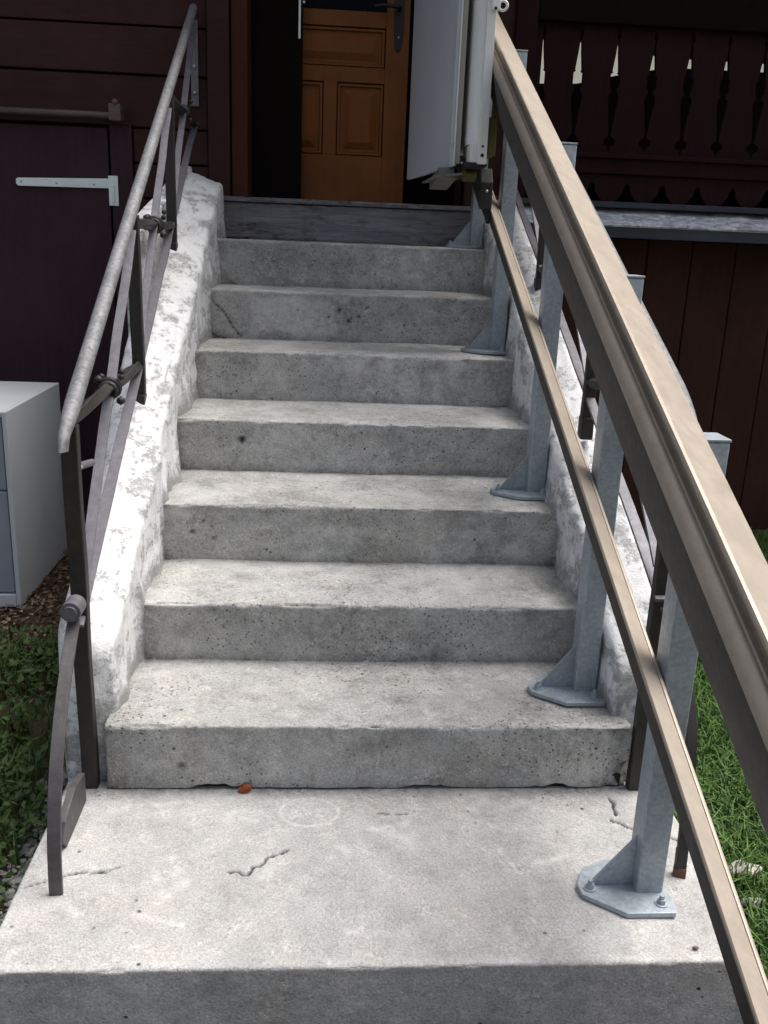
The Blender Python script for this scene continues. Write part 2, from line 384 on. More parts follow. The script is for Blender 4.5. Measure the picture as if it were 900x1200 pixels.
SPOT = {4: [(-.373, .585, .011, 1), (.28, .56, .005, .8)], 1: [(.0, .105, .022, .30), (-.42, .06, .008, .7)], 6: [(-.06, .94, .006, 1), (.02, .92, .005, 1), (-.02, .90, .007, .9), (-.1, .915, .005, 1), (.05, .955, .005, .9)], 3: [(-.48, .40, .008, .9), (-.42, .38, .006, .9), (-.45, .43, .005, .9)]}
def step_crack(k):
    def g(x, y, z, nzv):
        c = 0
        if nzv == 0:
            p = Vector((x * 60, z * 60, k)); jx, jz = x + .005 * noise.noise(p), z + .005 * noise.noise(p + Vector((7, 7, 7)))
            for pl in SC.get(k, ()): c = max(c, 1 - pts_dist(jx, jz, pl) / .004)
            for sx, sz, rr, st in SPOT.get(k, ()): c = max(c, st * min(1, max(0, 1.5 - math.hypot(jx - sx, jz - sz) / rr)))
        return max(0, min(1, c))
    return g
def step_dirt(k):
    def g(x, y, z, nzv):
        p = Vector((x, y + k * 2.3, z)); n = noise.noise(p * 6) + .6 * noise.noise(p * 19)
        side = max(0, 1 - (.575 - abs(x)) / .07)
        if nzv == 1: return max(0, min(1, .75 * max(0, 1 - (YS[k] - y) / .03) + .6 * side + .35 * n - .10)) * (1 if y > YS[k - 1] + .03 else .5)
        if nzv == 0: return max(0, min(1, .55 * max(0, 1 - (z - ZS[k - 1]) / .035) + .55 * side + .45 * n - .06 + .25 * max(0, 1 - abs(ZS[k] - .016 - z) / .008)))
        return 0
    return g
def step_disp(k):
    off = Vector((k * 3.7, k * 1.3, 0))
    def d(p, ny, nzv):
        v = .0040 * nz(p + off, 2.6) + .0016 * nz(p + off, 17) + .0009 * nz(p + off, 60, 2)
        if nzv == 0: v -= .0045 * max(0, nz(p + off, 24, 2) - .45) * 2
        if 0 < nzv < 1: v += .011 * min(0, nz(p + off, 11, 3) + .20) + .010 * min(0, nz(p + off, 27, 2) + .35)
        return v
    return d
for k in range(1, 8):
    z0, z1 = ZS[k - 1], ZS[k]; y0 = YS[k - 1]; yb = YS[k] + .03
    xr = .612 if k == 1 else .66
    xl = -.586 if k == 1 else -.66
    dd = step_disp(k)
    if k == 1:
        def dd1(p, ny, nzv, dd=dd):
            v = dd(p, ny, nzv)
            if p.x > .545:      # broken right end
                v -= .05 * max(0, (p.x - .55) / .06) * max(0, nz(p, 15) + .35) * (1 if p.z < .15 else .15)
            return v
        pr = profile(y0, .004, z1, yb)
        # ragged foot over a dark joint
        o = slab('step', pr, xl, xr, 220, dd1, 'concrete', stairs, yb, -.02, step_crack(1), None, step_dirt(1))
        me = o.data; n = 221
        for i in range(n):
            v = me.vertices[i]; h0 = .003 + .016 * max(0, nz(Vector((v.co.x * 5 + 2, 0, 0)), 1.3) + .12) + .004 * noise.noise(Vector((v.co.x * 60, 1, 0)))
            for j in range(4): q = me.vertices[j * n + i]; q.co.z = max(q.co.z, h0 + j * .001)
    else:
        def wk(x, y, z, nzv, k=k):
            if nzv < .2:
                p = Vector((x, y + k, z)); e = max(0, noise.noise(p * 4.3) + .7 * noise.noise(p * 21) - .30) * 1.2
                if k == 6: e = max(e, .5 * max(0, min(1, (min(x + .40, -.06 - x, z - .845, .985 - z) + .02 * noise.noise(p * 14)) / .012)))
                return min(.7, e)
            p = Vector((x, y + k, z)); return max(0, min(1, (noise.noise(p * 5.1) + .5 * noise.noise(p * 14) + (.35 if nzv < 1 else 0) - .2) * 1.3)) * .55
        slab('step', profile(y0, z0 - .012, z1, yb), xl, xr, 200, dd, 'concrete', stairs, yb, z0 - .012, step_crack(k), wk, step_dirt(k))
jb = box(-.58, .60, .012, .02, -.01, .03, 0); obj('joint', jb, NT('dark joint').out((.012, .011, .01), 1), stairs)

# ------------------------------------------------------------------ whitewashed stringer walls
NOS = lambda y: .162 + .468 * y
def interp(y, tab):
    for (a, va), (b, vb) in zip(tab, tab[1:]):
        if y <= b: return va + (vb - va) * max(0, (y - a) / (b - a))
    return tab[-1][1]
def stringer(side, xin, xout, y0, y1, label, htop, seed):
    ny, sgn = 230, (-1 if side == 'l' else 1); vs = []; low = []; sid = []; K = None
    for j in range(ny + 1):
        y = y0 + (y1 - y0) * j / ny; base = NOS(y); zt = base + interp(y, htop)
        e0 = min(1, (j + .0001) / 10); e1 = min(1, (ny - j + .0001) / 8)
        shr = math.sqrt(max(0, 1 - (1 - e0) ** 2)) * math.sqrt(max(0, 1 - (1 - e1) ** 2 * .8))
        sect = []
        bot = GZ - .05; zi = zt - .040; rad = .026
        for i in range(26): sect.append((0, bot + (zi - rad - bot) * i / 25, 0))
        for i in range(1, 9):
            a = i / 9 * math.pi / 2; sect.append((rad - rad * math.cos(a), zi - rad + rad * math.sin(a), .2))
        wdt = interp(y, xout) - xin
        for i in range(16): sect.append((rad + (wdt - rad - .035) * i / 15, zi + (zt - zi) * i / 15, 1))
        for i in range(1, 6):
            a = i / 6 * math.pi / 2; sect.append((wdt - .035 + .035 * math.sin(a), zt - .035 + .035 * math.cos(a), 1))
        for i in range(12): sect.append((wdt, zt - .035 - (zt - .035 - bot) * i / 11, 1))
        K = len(sect); mid = wdt / 2
        for i, (w, z, tpart) in enumerate(sect):
            # plaster runs out unevenly onto each step
            flare = 0
            if i < 26:
                stepz = max([ZS[k] for k in range(0, 8) if YS[max(0, k - 1)] <= y + .0001 or k == 0])
                hh = max(0, z - stepz); flare = .020 * math.exp(-hh / .045) * (.6 + nz(Vector((y * 3, seed, z)), 2))
            w2 = mid + (w - mid) * (.80 + .20 * shr)
            z2 = z - (1 - shr) * .05 * (1 if i > 24 else max(0, i / 24))
            p = Vector((sgn * (xin + w2 - flare), y, z2))
            q = p + Vector((seed, 0, 0))
            d = .007 * nz(q, 3.0) + .0045 * nz(q, 12) + .0030 * nz(q, 38, 2)
            if tpart < .5: p.x += -sgn * d
            else: p.z += d
            p.x += .004 * nz(q, 8); p.y += .006 * nz(q + Vector((0, 7, 0)), 7) * (1 - .6 * min(e0, e1))
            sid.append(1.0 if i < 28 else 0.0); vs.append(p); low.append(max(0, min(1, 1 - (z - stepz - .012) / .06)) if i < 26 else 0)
    fs = [(j * K + i, j * K + i + 1, (j + 1) * K + i + 1, (j + 1) * K + i) for j in range(ny) for i in range(K - 1)]
    fs += [tuple(range(K)), tuple(ny * K + i for i in range(K - 1, -1, -1))]
    me = bpy.data.meshes.new('stringer_wall'); me.from_pydata(vs, [], fs); me.materials.append(M['whitewash'])
    bm = bmesh.new(); bm.from_mesh(me); bmesh.ops.recalc_face_normals(bm, faces=bm.faces[:]); bm.to_mesh(me); bm.free()
    a = me.attributes.new('low', 'FLOAT', 'POINT'); a.data.foreach_set('value', low)
    a = me.attributes.new('side', 'FLOAT', 'POINT'); a.data.foreach_set('value', sid)
    for p_ in me.polygons: p_.use_smooth = True
    o = put('stringer_wall', me); return tag(o, label, 'wall', 'whitewashed walls flanking the steps')
HT = [(0, .19), (.2, .185), (.5, .185), (.92, .20), (1.3, .205), (1.66, .215), (2.3, .20), (2.6, .12)]
wl = stringer('l', .572, [(0, .700), (.5, .703), (1.1, .742), (2.6, .75)], .05, 2.50, 'lumpy whitewashed wall on the left of the steps, under the round pipe handrail', HT, 0)
stringer('r', .572, [(0, .725), (2.6, .725)], .055, 2.50, 'flaking whitewashed wall on the right of the steps, behind the galvanised lift posts', [(0, .16), (.5, .16), (1.0, .15), (1.6, .17), (2.6, .1)], 11)

cp = prism([(1.27, .80), (1.27, 1.16), (1.31, 1.218), (1.36, 1.232), (1.6, 1.285), (1.93, 1.352), (2.2, 1.42), (2.48, 1.49), (2.48, 1.1)], 'x', -.765, -.708, .012)
o = obj('coping', cp, 'whitewash', wl, True, 40)
# ------------------------------------------------------------------ old iron railings
def railing(label, px, zo, slope_fix, posts, side):
    """px: y -> x of the railing plane; zo: y -> extra height"""
    t = empty('iron_railing', (px(0), 0, 0), label, 'railing', 'old iron railings beside the steps')
    P = lambda y, z: Vector((px(y), y, z + zo(y)))
    # pipe, flattened where it meets the newel
    path = [P(-.050, .792), P(-.047, .800), P(-.044, .808), P(-.040, .818)] + wob([P(-.03 + (2.6 + .03) * i / 60, .843 + .497 * (-.03 + (2.6 + .03) * i / 60)) for i in range(61)], .003, .8)
    bm = sweep(path, circ(.0175, 20))
    for v in bm.verts:
        k = max(0, min(1, (.03 - v.co.y) / .10)) ** .8
        ax = .843 + zo(0) + .497 * v.co.y - .02 * k
        v.co.x = px(0) + (v.co.x - px(0)) * (1 - .45 * k); v.co.z = ax + (v.co.z - ax) * (1 - .35 * k)
    obj('handrail_pipe', bm, 'galv_dull', t, True, 40)
    for i, (y, z0, z1) in enumerate(posts):
        zt = z1
        path = wob(lerp(P(y, z0), P(y, zt), 14), .003, 5, i)
        obj('post', sweep(path, rect(.017, .013, .002), Vector((0, 1, 0))), 'iron', t)
        if i: obj('post_foot', box(px(y) - .018, px(y) + .018, y - .022, y + .022, z0 + zo(y) - .015, z0 + zo(y) + .05, .004), 'iron', t)
    # bottom bar: flat, and swung down to the landing at the foot
    zb = lambda y: .420 + .487 * y
    path = wob([P(-.02 + (2.58 + .02) * i / 40, zb(-.02 + 2.60 * i / 40)) for i in range(41)], .004, 4)
    obj('bottom_bar', sweep(path, rect(.0135, .004, .001)), 'bar', t)
    if side == 'l':
        B4 = [Vector(q) for q in ((-.045, .435, 0), (-.185, .335, .002), (-.340, .235, .010), (-.344, -.004, .010))]
        path = []
        for i in range(25):
            q = i / 24; v = B4[0] * (1 - q) ** 3 + B4[1] * 3 * q * (1 - q) ** 2 + B4[2] * 3 * q * q * (1 - q) + B4[3] * q ** 3
            path.append(P(v.x, v.y) + Vector((v.z, 0, 0)))
        obj('curved_foot_bar', sweep(path, rect(.0125, .0045, .001)), 'bar_dark', t, True, 30)
        c = P(-.052, .462)
        obj('rosette', join([cyl(c + Vector((0, .03, 0)), c + Vector((0, -.018, 0)), .021, 20), cyl(c + Vector((0, -.016, 0)), c + Vector((0, -.024, 0)), .014, 16)]), 'bar', t, True, 40)
        poly = [(-.045, .002), (-.205, .001), (-.228, .028), (-.205, .062), (-.12, .085), (-.045, .072)]
        obj('foot_brace', prism(poly, 'x', px(0) - .012, px(0) + .004, .002), 'bar_dark', t)
    else:
        path = [P(-.02, .30), P(-.12, .27), P(-.22, .20), P(-.285, .10), P(-.312, .03)]
        obj('curved_foot_bar', sweep([P(-.04, .47 - zo(0)), P(-.12, .40), P(-.2, .32), P(-.262, .22), P(-.29, .11), Vector((.626, -.303, .045))], rect(.011, .0045, .001)), 'iron', t, True, 30)
        obj('foot_spike', sweep([Vector((.626, -.300, .06)), Vector((.626, -.3035, .016))], rect(.011, .007)), 'iron', t)
        obj('rusty_foot', sweep([Vector((.626, -.3032, .018)), Vector((.625, -.306, -.002))], rect(.0125, .0085)), 'rust', t)
    # X panels
    ys = [p_[0] for p_ in posts] + [2.60]
    for i in range(3):
        a, b = ys[i], ys[i + 1]
        top = lambda y: .843 + .497 * y
        path = wob([P(a + .03 + (b - a - .05) * k / 16, (zb(a) + .055) + (top(b) - .06 - zb(a) - .055) * k / 16) for k in range(17)], .003, 5, i)
        obj('diagonal_bar', sweep(path, rect(.0120, .004, .001)), 'bar', t)
        zr = top(a) - .005 + (.0 if i == 0 else -.035 if i == 1 else -.01)
        ra, rb = P(a, zr), P(b, zr - (.008 if i == 0 else 0))
        obj('crossbar', sweep(wob(lerp(ra, rb, 14), .003, 6, i + 3), rect(.0125, .0125, .003), Vector((0, 0, 1)), 2.2), 'iron', t, False)
        cc = ra.lerp(rb, .50)
        bits = [torus(cc, .021, .008, (0, 1, .2)), torus(cc + Vector((0, .022, 0)), .018, .007, (0, 1, .2)), torus(cc + Vector((.0, -.020, -.004)), .018, .007, (0, 1, 0))]
        for s, w in ((-1, .02), (1, -.03)):
            bits += [ball(cc + Vector((s * .026, -.006, w)), .012, 1), ball(cc + Vector((s * .024, .02, .024)), .009, 1), ball(cc + Vector((s * .030, .0, .010 - w)), .009, 1)]
        obj('scroll_collar', join(bits), 'iron', t, True, 60)
    if side == 'l':
        obj('strut', cyl(P(.03, .742), P(.20, .712), .008, 10), 'bar', t, True, 40)
        obj('strut_bolt', ball(P(.045, .742) + Vector((.012, -.01, 0)), .007, 1), 'bolt', t, True)
        y = 2.595; pl = obj('end_plate', box(px(y) - .016, px(y) + .016, y, y + .008, 1.745, 2.09, .002), 'bar', t)
        for z in (1.80, 1.905, 2.03): obj('bolt', ball((px(y), y - .004, z), .0085, 2), 'bolt', pl, True)
    return t
railing('grey pipe handrail with iron X panels and scroll collars, left of the steps', lambda y: -.626 - .0308 * y, lambda y: 0, 0,
        [(.015, 0, .835), (.862, .705, 1.255), (1.69, 1.125, 1.67)], 'l')
railing('dark iron railing half hidden behind the lift track, right of the steps', lambda y: .632 + .026 * y, lambda y: .071 - .075 * y, 0,
        [(.004, -.087, .835), (.755, .68, 1.20), (1.60, 1.10, 1.62)], 'r')

# ------------------------------------------------------------------ stair lift track
track = empty('stair_lift_track', (.5, -.34, 0), 'bronze lift rails on galvanised posts bolted along the right side of the steps', 'lift track')
PX0, PX1 = .512, .566
for (yf, zb, zt) in ((-.371, 0, .917), (.150, ZS[1], 1.162), (.822, ZS[3], 1.489), (1.612, ZS[5], 1.859), (2.28, ZS[7], 2.18)):
    po = empty('post', (0, 0, 0), None, None); po.parent = track; po.location = Vector((.539, yf, zb)) - track.location
    bpy.data.objects.remove(po)
    bm = box(PX0, PX1, yf, yf + .060, zb + .010, zt - .003, .006, 3)
    ps = obj('post', bm, 'galv', track, True, 30)
    obj('post_cap', prism([(PX0 - .001, yf - .001), (PX1 + .001, yf - .001), (PX1 + .001, yf + .061), (PX0 - .001, yf + .061)], 'z', zt - .003, zt + .002, .0015), 'galv', ps)
    poly = [(.405, yf - .001), (.402, yf + .030), (.425, yf + .075), (.475, yf + .100), (.575, yf + .100), (.578, yf - .045), (.572, yf - .056), (.478, yf - .056)]
    if zb > .9: poly = [(.41, yf - .005), (.41, yf + .06), (.47, yf + .09), (.575, yf + .09), (.575, yf - .03), (.48, yf - .03)]
    obj('base_plate', prism(poly, 'z', zb + .0015, zb + .0125, .002), 'galv', ps)
    g = prism([(PX0 + .002, zb + .0127), (.428, zb + .0127), (PX0 + .002, zb + .125)], 'y', yf + .026, yf + .034, .001)
    obj('gusset', g, 'galv', ps)
    for bx_, by_ in ((.424, yf + .015), (.552, yf - .030), (.552, yf + .083)):
        bm = join([cyl((bx_, by_, zb + .0125), (bx_, by_, zb + .015), .013, 16), cyl((bx_, by_, zb + .015), (bx_, by_, zb + .024), .0085, 6), cyl((bx_, by_, zb + .024), (bx_, by_, zb + .032), .005, 10)])
        obj('bolt', bm, 'galv', ps)
def rail(name, prof, y0, y1, s, mat):
    bm = bmesh.new()
    A = [bm.verts.new((x, y0, c + s * y0)) for x, c in prof]; B = [bm.verts.new((x, y1, c + s * y1)) for x, c in prof]
    n = len(prof)
    for i in range(n): bm.faces.new((A[i], A[(i + 1) % n], B[(i + 1) % n], B[i]))
    bm.faces.new(A); bm.faces.new(B[::-1])
    return obj(name, bm, mat, track, True, 28)
up = [(.5105, 1.000), (.5105, 1.112), (.508, 1.118), (.503, 1.121), (.438, 1.160), (.433, 1.159), (.431, 1.155), (.4315, 1.148),
      (.449, 1.134), (.451, 1.128), (.449, 1.1085), (.439, 1.112), (.4375, 1.1105), (.4362, 1.1085), (.4350, 1.1105), (.433, 1.111)]
for i in range(13):
    a = i / 12 * math.pi / 2; up.append((.433 - .0165 * math.sin(a), 1.090 + .021 * math.cos(a)))
up += [(.4170, 1.084), (.4185, 1.079), (.430, 1.079), (.505, .995)]
rail('upper_rail', up, -1.25, 2.45, .475, M['alu'])
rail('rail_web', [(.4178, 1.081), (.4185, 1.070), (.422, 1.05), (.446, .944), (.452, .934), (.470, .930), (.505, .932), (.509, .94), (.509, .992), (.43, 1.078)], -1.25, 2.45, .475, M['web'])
lo = [(.510, .592), (.510, .627), (.5075, .6325), (.504, .6345), (.5015, .6345), (.5005, .632), (.4990, .632), (.4980, .6365), (.470, .654), (.4665, .6555), (.4645, .653), (.4640, .648), (.470, .640), (.503, .600)]
rail('lower_rail', lo, -1.25, 1.98, .435, M['alu'])
rail('shaded_side', [(.4655, .647), (.4655, .606), (.468, .601), (.503, .590), (.505, .598), (.472, .638)], -1.25, 1.98, .435, M['side_shade'])  # left face of the lower rail, its shade painted in by colour

# ------------------------------------------------------------------ folded wheelchair platform
lift = empty('platform_lift', (.38, 1.7, 1.45), 'white folded wheelchair platform lift parked at the top of the rails by the door', 'wheelchair lift')
def slab4(p0, p1, th, z0, z1, b):
    d = Vector((p1[0] - p0[0], p1[1] - p0[1])).normalized(); n = Vector((d.y, -d.x))
    poly = [p0, (p0[0] + n.x * th, p0[1] + n.y * th), (p1[0] + n.x * th, p1[1] + n.y * th), p1]
    bm = prism(poly, 'z', z0, z1); bev(bm, b, 3); return bm
pn = obj('platform_panel', slab4((.302, 1.50), (.222, 2.30), .016, 1.462, 2.75, .004), 'lift_panel', lift, True, 30)
obj('panel_edge', slab4((.3135, 1.49), (.3125, 1.54), .004, 1.468, 2.74, .001), 'lift', pn)
obj('panel_bolt', ball((.307, 1.498, 1.535), .006, 1), 'bolt', pn, True)
obj('edge_strip', slab4((.3195, 1.505), (.24, 2.29), .018, 1.475, 2.74, .002), 'lift_strip', lift)
pc = []
for i in range(9):
    a = math.pi / 2 * i / 8; pc.append((.354 + .045 - .045 * math.sin(a), 1.43 + .06 - .06 * math.cos(a)))
poly = [(.402, 1.43)] + pc[1:] + [(.354, 1.90), (.412, 1.90), (.412, 1.43)]
obj('carriage_housing', prism(poly, 'z', 1.535, 2.75), 'lift', lift, True, 30)
pl = obj('mounting_plate', box(.384, .4135, 1.405, 1.427, 1.470, 2.75, .003), 'lift', lift)
for z in (1.497, 1.525): obj('bolt_hole', cyl((.3975, 1.4045, z), (.3975, 1.408, z), .0042 if z > 1.5 else .006, 12), 'black', pl)
obj('lower_bracket', box(.360, .3985, 1.432, 1.60, 1.475, 1.535, .004), 'lift', lift)
bk = obj('ring_bracket', box(.396, .424, 1.39, 1.404, 1.93, 2.02, .004), 'lift', lift)
obj('ring', torus((.432, 1.397, 1.945), .014, .0045, (.2, 1, 0)), 'lift', bk, True)
obj('bracket_hole', cyl((.408, 1.388, 1.935), (.408, 1.392, 1.935), .005, 10), 'black', bk)
obj('motor_box', prism([(1.52, 1.43), (1.80, 1.402), (1.80, 1.44), (1.52, 1.462)], 'x', .268, .335, .003), 'mech_pale', lift)
obj('hinge_flap', prism([(.245, 1.425), (.345, 1.438), (.345, 1.444), (.245, 1.431)], 'y', 1.47, 1.85, .001), 'mech_pale', lift)
obj('drive_housing', box(.318, .372, 1.52, 1.80, 1.437, 1.50, .004), 'mech', lift)
for x, z in ((.322, 1.47), (.345, 1.478), (.335, 1.49)): obj('screw', ball((x, 1.512, z), .006, 1), 'bolt', lift, True)
obj('guide_roller', cyl((.350, 1.49, 1.437), (.390, 1.50, 1.437), .020, 18), 'yellow', lift, True, 40)
obj('support_arm', prism([(.345, 1.455), (.42, 1.463), (.42, 1.472), (.345, 1.476)], 'y', 1.43, 1.50, .001), 'mech', lift)
s = .435
poly = [(1.52, .668 + s * 1.52), (1.525, 1.42), (1.56, 1.468), (1.62, 1.470), (1.74, .72 + s * 1.74), (1.74, .668 + s * 1.74)]
obj('lower_trolley', prism(poly, 'x', .418, .462, .004), 'mech', lift)
obj('trolley_side', prism([(1.54, .612 + s * 1.54), (1.54, .69 + s * 1.54), (1.78, .70 + s * 1.78), (1.78, .612 + s * 1.78)], 'x', .449, .4615, .002), 'mech', lift)
obj('trolley_bolt', ball((.440, 1.516, 1.39), .006, 1), 'bolt', lift, True)
obj('guide_block', box(.4185, .448, 1.44, 1.56, 1.50, 1.62, .004), 'yellow', lift)

# ------------------------------------------------------------------ timber house
HY = 2.62
house = empty('timber_house', (-.1, 3, GZ), 'dark brown timber house with boarded walls and an orange panelled door', 'house')
def plank(x0, x1, z0, z1, y, mat, axis='x', name='wall_plank', d=.03):
    a = .004 * random.uniform(-1, 1)
    return obj(name, box(x0, x1, y + a, y + d + .01, z0, z1, .005, 2), mat, house)
edges = [-.25 + .0, -.05, .15, .35, .55, .75, .95, 1.15, 1.35, 1.50, 1.648, 1.865, 2.060, 2.262, 2.465, 2.67, 2.875, 3.08, 3.285, 3.49]
for a, b in zip(edges, edges[1:]):
    g = .0045
    if b <= 1.66:
        plank(-.985, -.655, a + g, b - g, HY, 'plank'); plank(-5.2, -2.13, a + g, b - g, HY, 'plank')
    else: plank(-5.2, -.655, a + g, b - g, HY, 'plank')
obj('wall_backing', join([box(-5.2, -.48, HY + .045, HY + .12, -.3, 3.5, 0), box(.52, .80, HY + .045, HY + .12, 1.2, 3.5, 0)]), 'plank', house)
# shed door below, its frame, sliding bar and long strap hinge
obj('shed_door_frame', box(-1.088, -.991, HY - .012, HY + .03, -.25, 1.662, .004), 'shed_door', house)
sdr = obj('shed_door', box(-2.12, -1.098, HY - .006, HY + .03, -.2, 1.640, .004), 'shed_door', house, )
hg = join([prism([(-1.508, 1.388), (-1.498, 1.381), (-1.083, 1.386), (-1.083, 1.428), (-1.498, 1.415), (-1.508, 1.410)], 'y', HY - .017, HY - .0105, .001), box(-1.100, -1.058, HY - .0195, HY - .0125, 1.312, 1.440, .002), cyl((-1.079, HY - .022, 1.325), (-1.079, HY - .022, 1.40), .007, 12)])
obj('strap_hinge', hg, 'hinge', sdr)
for x in (-1.485, -1.33, -1.165): obj('hinge_screw', ball((x, HY - .017, 1.399), .006, 1, (1, .4, 1)), 'bolt', sdr, True)
cb = obj('sliding_bar', cyl((-2.3, HY - .045, 1.688), (-1.03, HY - .045, 1.688), .014, 14), 'bar_wood', house, True, 40)
obj('bar_bracket', join([box(-1.075, -1.022, HY - .075, HY, 1.665, 1.735, .006), ball((-1.045, HY - .07, 1.742), .014, 2)]), 'bar_wood', cb)
obj('bar_ledge', box(-5.2, -1.0, HY - .02, HY + .02, 1.655, 1.668, .003), 'shed_door', house)
# door surround
obj('corner_board', box(-.652, -.556, HY - .022, HY + .10, 1.372, 3.4, .004), 'plank', house)
obj('door_jamb', box(-.548, -.478, HY - .006, HY + .36, 1.372, 3.4, .005), 'jamb', house)
obj('door_jamb', box(.52, .80, HY - .002, HY + .36, 1.372, 3.4, .005), 'plank', house)
obj('side_board', box(-.70, -.655, HY - .012, HY + .05, -.25, 1.36, .003), 'plank', house)
sb = obj('threshold_beam', box(-.655, .60, 2.560, HY + .40, 1.195, 1.350, .006, 3), 'beam', house)
me = sb.data; bm = bmesh.new(); bm.from_mesh(me)
bmesh.ops.subdivide_edges(bm, edges=[e for e in bm.edges if abs(e.verts[0].co.x - e.verts[1].co.x) > .3], cuts=120, use_grid_fill=True)
for v in bm.verts: v.co += Vector((0, .004, .004)) * nz(v.co, 14)
bm.to_mesh(me); bm.free()
obj('sill_board', box(-.655, .60, 2.548, HY + .35, 1.353, 1.374, .004), 'beam', house)
# recessed orange door
DY = 2.93
dr = obj('front_door', join([box(-.45, -.335, DY, DY + .05, 1.376, 3.3, .002), box(.148, .258, DY, DY + .05, 1.376, 3.3, .002),
     box(-.335, .148, DY + .001, DY + .05, 1.376, 1.598, .002), box(-.335, .148, DY + .001, DY + .05, 1.925, 1.992, .002), box(-.335, .148, DY + .001, DY + .05, 2.165, 2.232, .002),
     box(-.142, -.078, DY + .001, DY + .05, 1.598, 1.925, .002), box(-.44, .25, DY + .026, DY + .045, 1.38, 2.25, 0), box(-.335, .148, DY + .001, DY + .05, 3.1, 3.3, .002)]), 'door', house)
def raised(x0, x1, z0, z1):
    bm = bmesh.new(); L = []
    for ins, dy in ((0, .022), (.006, .008), (.016, .008), (.020, .020), (.030, .020), (.062, .004)):
        L.append([bm.verts.new((x, DY + dy, z)) for x, z in ((x0 + ins, z0 + ins), (x1 - ins, z0 + ins), (x1 - ins, z1 - ins), (x0 + ins, z1 - ins))])
    for a, b in zip(L, L[1:]):
        for i in range(4): bm.faces.new((a[i], a[(i + 1) % 4], b[(i + 1) % 4], b[i]))
    bm.faces.new(L[-1]); return bm
for q in ((-.335, -.142, 1.598, 1.925), (-.078, .148, 1.598, 1.925), (-.335, .148, 1.992, 2.165)): obj('door_panel', raised(*q), 'door', dr)
obj('window_pane', box(-.335, .148, DY + .02, DY + .026, 2.232, 3.1, 0), 'pane', dr)
bm = prism([(.190, 2.085), (.197, 2.072), (.206, 2.068), (.215, 2.072), (.222, 2.085), (.222, 2.12), (.227, 2.14), (.229, 2.30), (.206, 2.34), (.183, 2.30), (.185, 2.14), (.190, 2.12)], 'y', DY - .008, DY - .001, .002)
obj('lock_plate', bm, 'black', dr)
obj('keyhole', ball((.206, DY - .008, 2.128), .006, 1, (1, .5, 1)), 'bolt', dr, True)
obj('door_handle', sweep([(.206, DY - .006, 2.245), (.206, DY - .05, 2.245), (.19, DY - .056, 2.247), (.13, DY - .055, 2.252), (.09, DY - .05, 2.246)], circ(.009, 10)), 'black', dr, True, 60)
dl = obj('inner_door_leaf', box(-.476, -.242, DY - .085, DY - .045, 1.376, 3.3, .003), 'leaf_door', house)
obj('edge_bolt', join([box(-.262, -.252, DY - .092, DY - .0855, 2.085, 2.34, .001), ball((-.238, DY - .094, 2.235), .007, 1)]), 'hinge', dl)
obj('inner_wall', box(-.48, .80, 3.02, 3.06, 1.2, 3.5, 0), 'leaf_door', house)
# vertical boards of the lower wall on the right
x = .60
i = 0
while x < 5.2:
    w = .222 if i else .19
    plank(x + .003, x + w - .003, -.28, 1.262, HY + .10, 'plank_v', 'z', 'wall_board'); x += w; i += 1
obj('board_backing', box(.6, 5.2, HY + .142, HY + .2, -.3, 1.28, 0), 'plank', house)
# roof with a deep eave
obj('roof', prism([(2.12, 3.50), (2.12, 3.58), (5.2, 4.9), (5.2, 4.78)], 'x', -5.6, 5.6), 'plank', house)

# ------------------------------------------------------------------ veranda
ver = empty('veranda', (2.6, HY, 1.3), 'dark red veranda with cut-out baluster boards over a pale weathered ledge', 'veranda')
GAP = [(1.645, .0008), (1.652, .004), (1.668, .009), (1.675, .026), (1.692, .028), (1.702, .020), (1.708, .010), (1.714, .006), (1.76, .010), (1.80, .015), (1.84, .021), (1.868, .025), (1.884, .023), (1.896, .013),
       (1.912, .012), (1.922, .022), (1.972, .022), (1.978, .012), (1.984, .016), (2.02, .012), (2.06, .007), (2.10, .004), (2.115, .003), (2.125, .010), (2.140, .009), (2.155, .002), (2.165, .0008)]
PITCHX = .1708
def board(xc):
    L = [(xc - PITCHX / 2 + .0008, 1.60)] + [(xc - PITCHX / 2 + w, z) for z, w in GAP] + [(xc - PITCHX / 2 + .0008, 2.42)]
    Rr = [(xc + PITCHX / 2 - .0008, 2.42)] + [(xc + PITCHX / 2 - w, z) for z, w in GAP[::-1]] + [(xc + PITCHX / 2 - .0008, 1.60)]
    bm = bmesh.new(); n = len(L)
    y0, y1 = HY + .012, HY + .036
    F = [[bm.verts.new((x, y, z)) for x, z in L] for y in (y0, y1)]; G = [[bm.verts.new((x, y, z)) for x, z in Rr[::-1]] for y in (y0, y1)]
    for i in range(n - 1):
        bm.faces.new((F[0][i], G[0][i], G[0][i + 1], F[0][i + 1])); bm.faces.new((F[1][i], F[1][i + 1], G[1][i + 1], G[1][i]))
        bm.faces.new((F[0][i], F[0][i + 1], F[1][i + 1], F[1][i])); bm.faces.new((G[0][i], G[1][i], G[1][i + 1], G[0][i + 1]))
    bm.faces.new((F[0][0], F[1][0], G[1][0], G[0][0])); bm.faces.new((F[0][-1], G[0][-1], G[1][-1], F[1][-1]))
    return bm
x = .838 + PITCHX / 2 - PITCHX * 0
b0 = obj('baluster_board', board(0), 'veranda', ver)
n = 0
while x < 5.0:
    o = b0 if n == 0 else b0.copy()
    if n: C.objects.link(o)
    o.location = Vector((x, .003 * random.uniform(-1, 1), 0)) - ver.location; x += PITCHX; n += 1
obj('end_board', box(.80, .8345, HY + .012, HY + .036, 1.6, 2.42, .001), 'veranda', ver)
obj('top_rail', box(.80, 5.0, HY - .03, HY + .09, 2.168, 2.50, .006), 'leaf_door', ver)
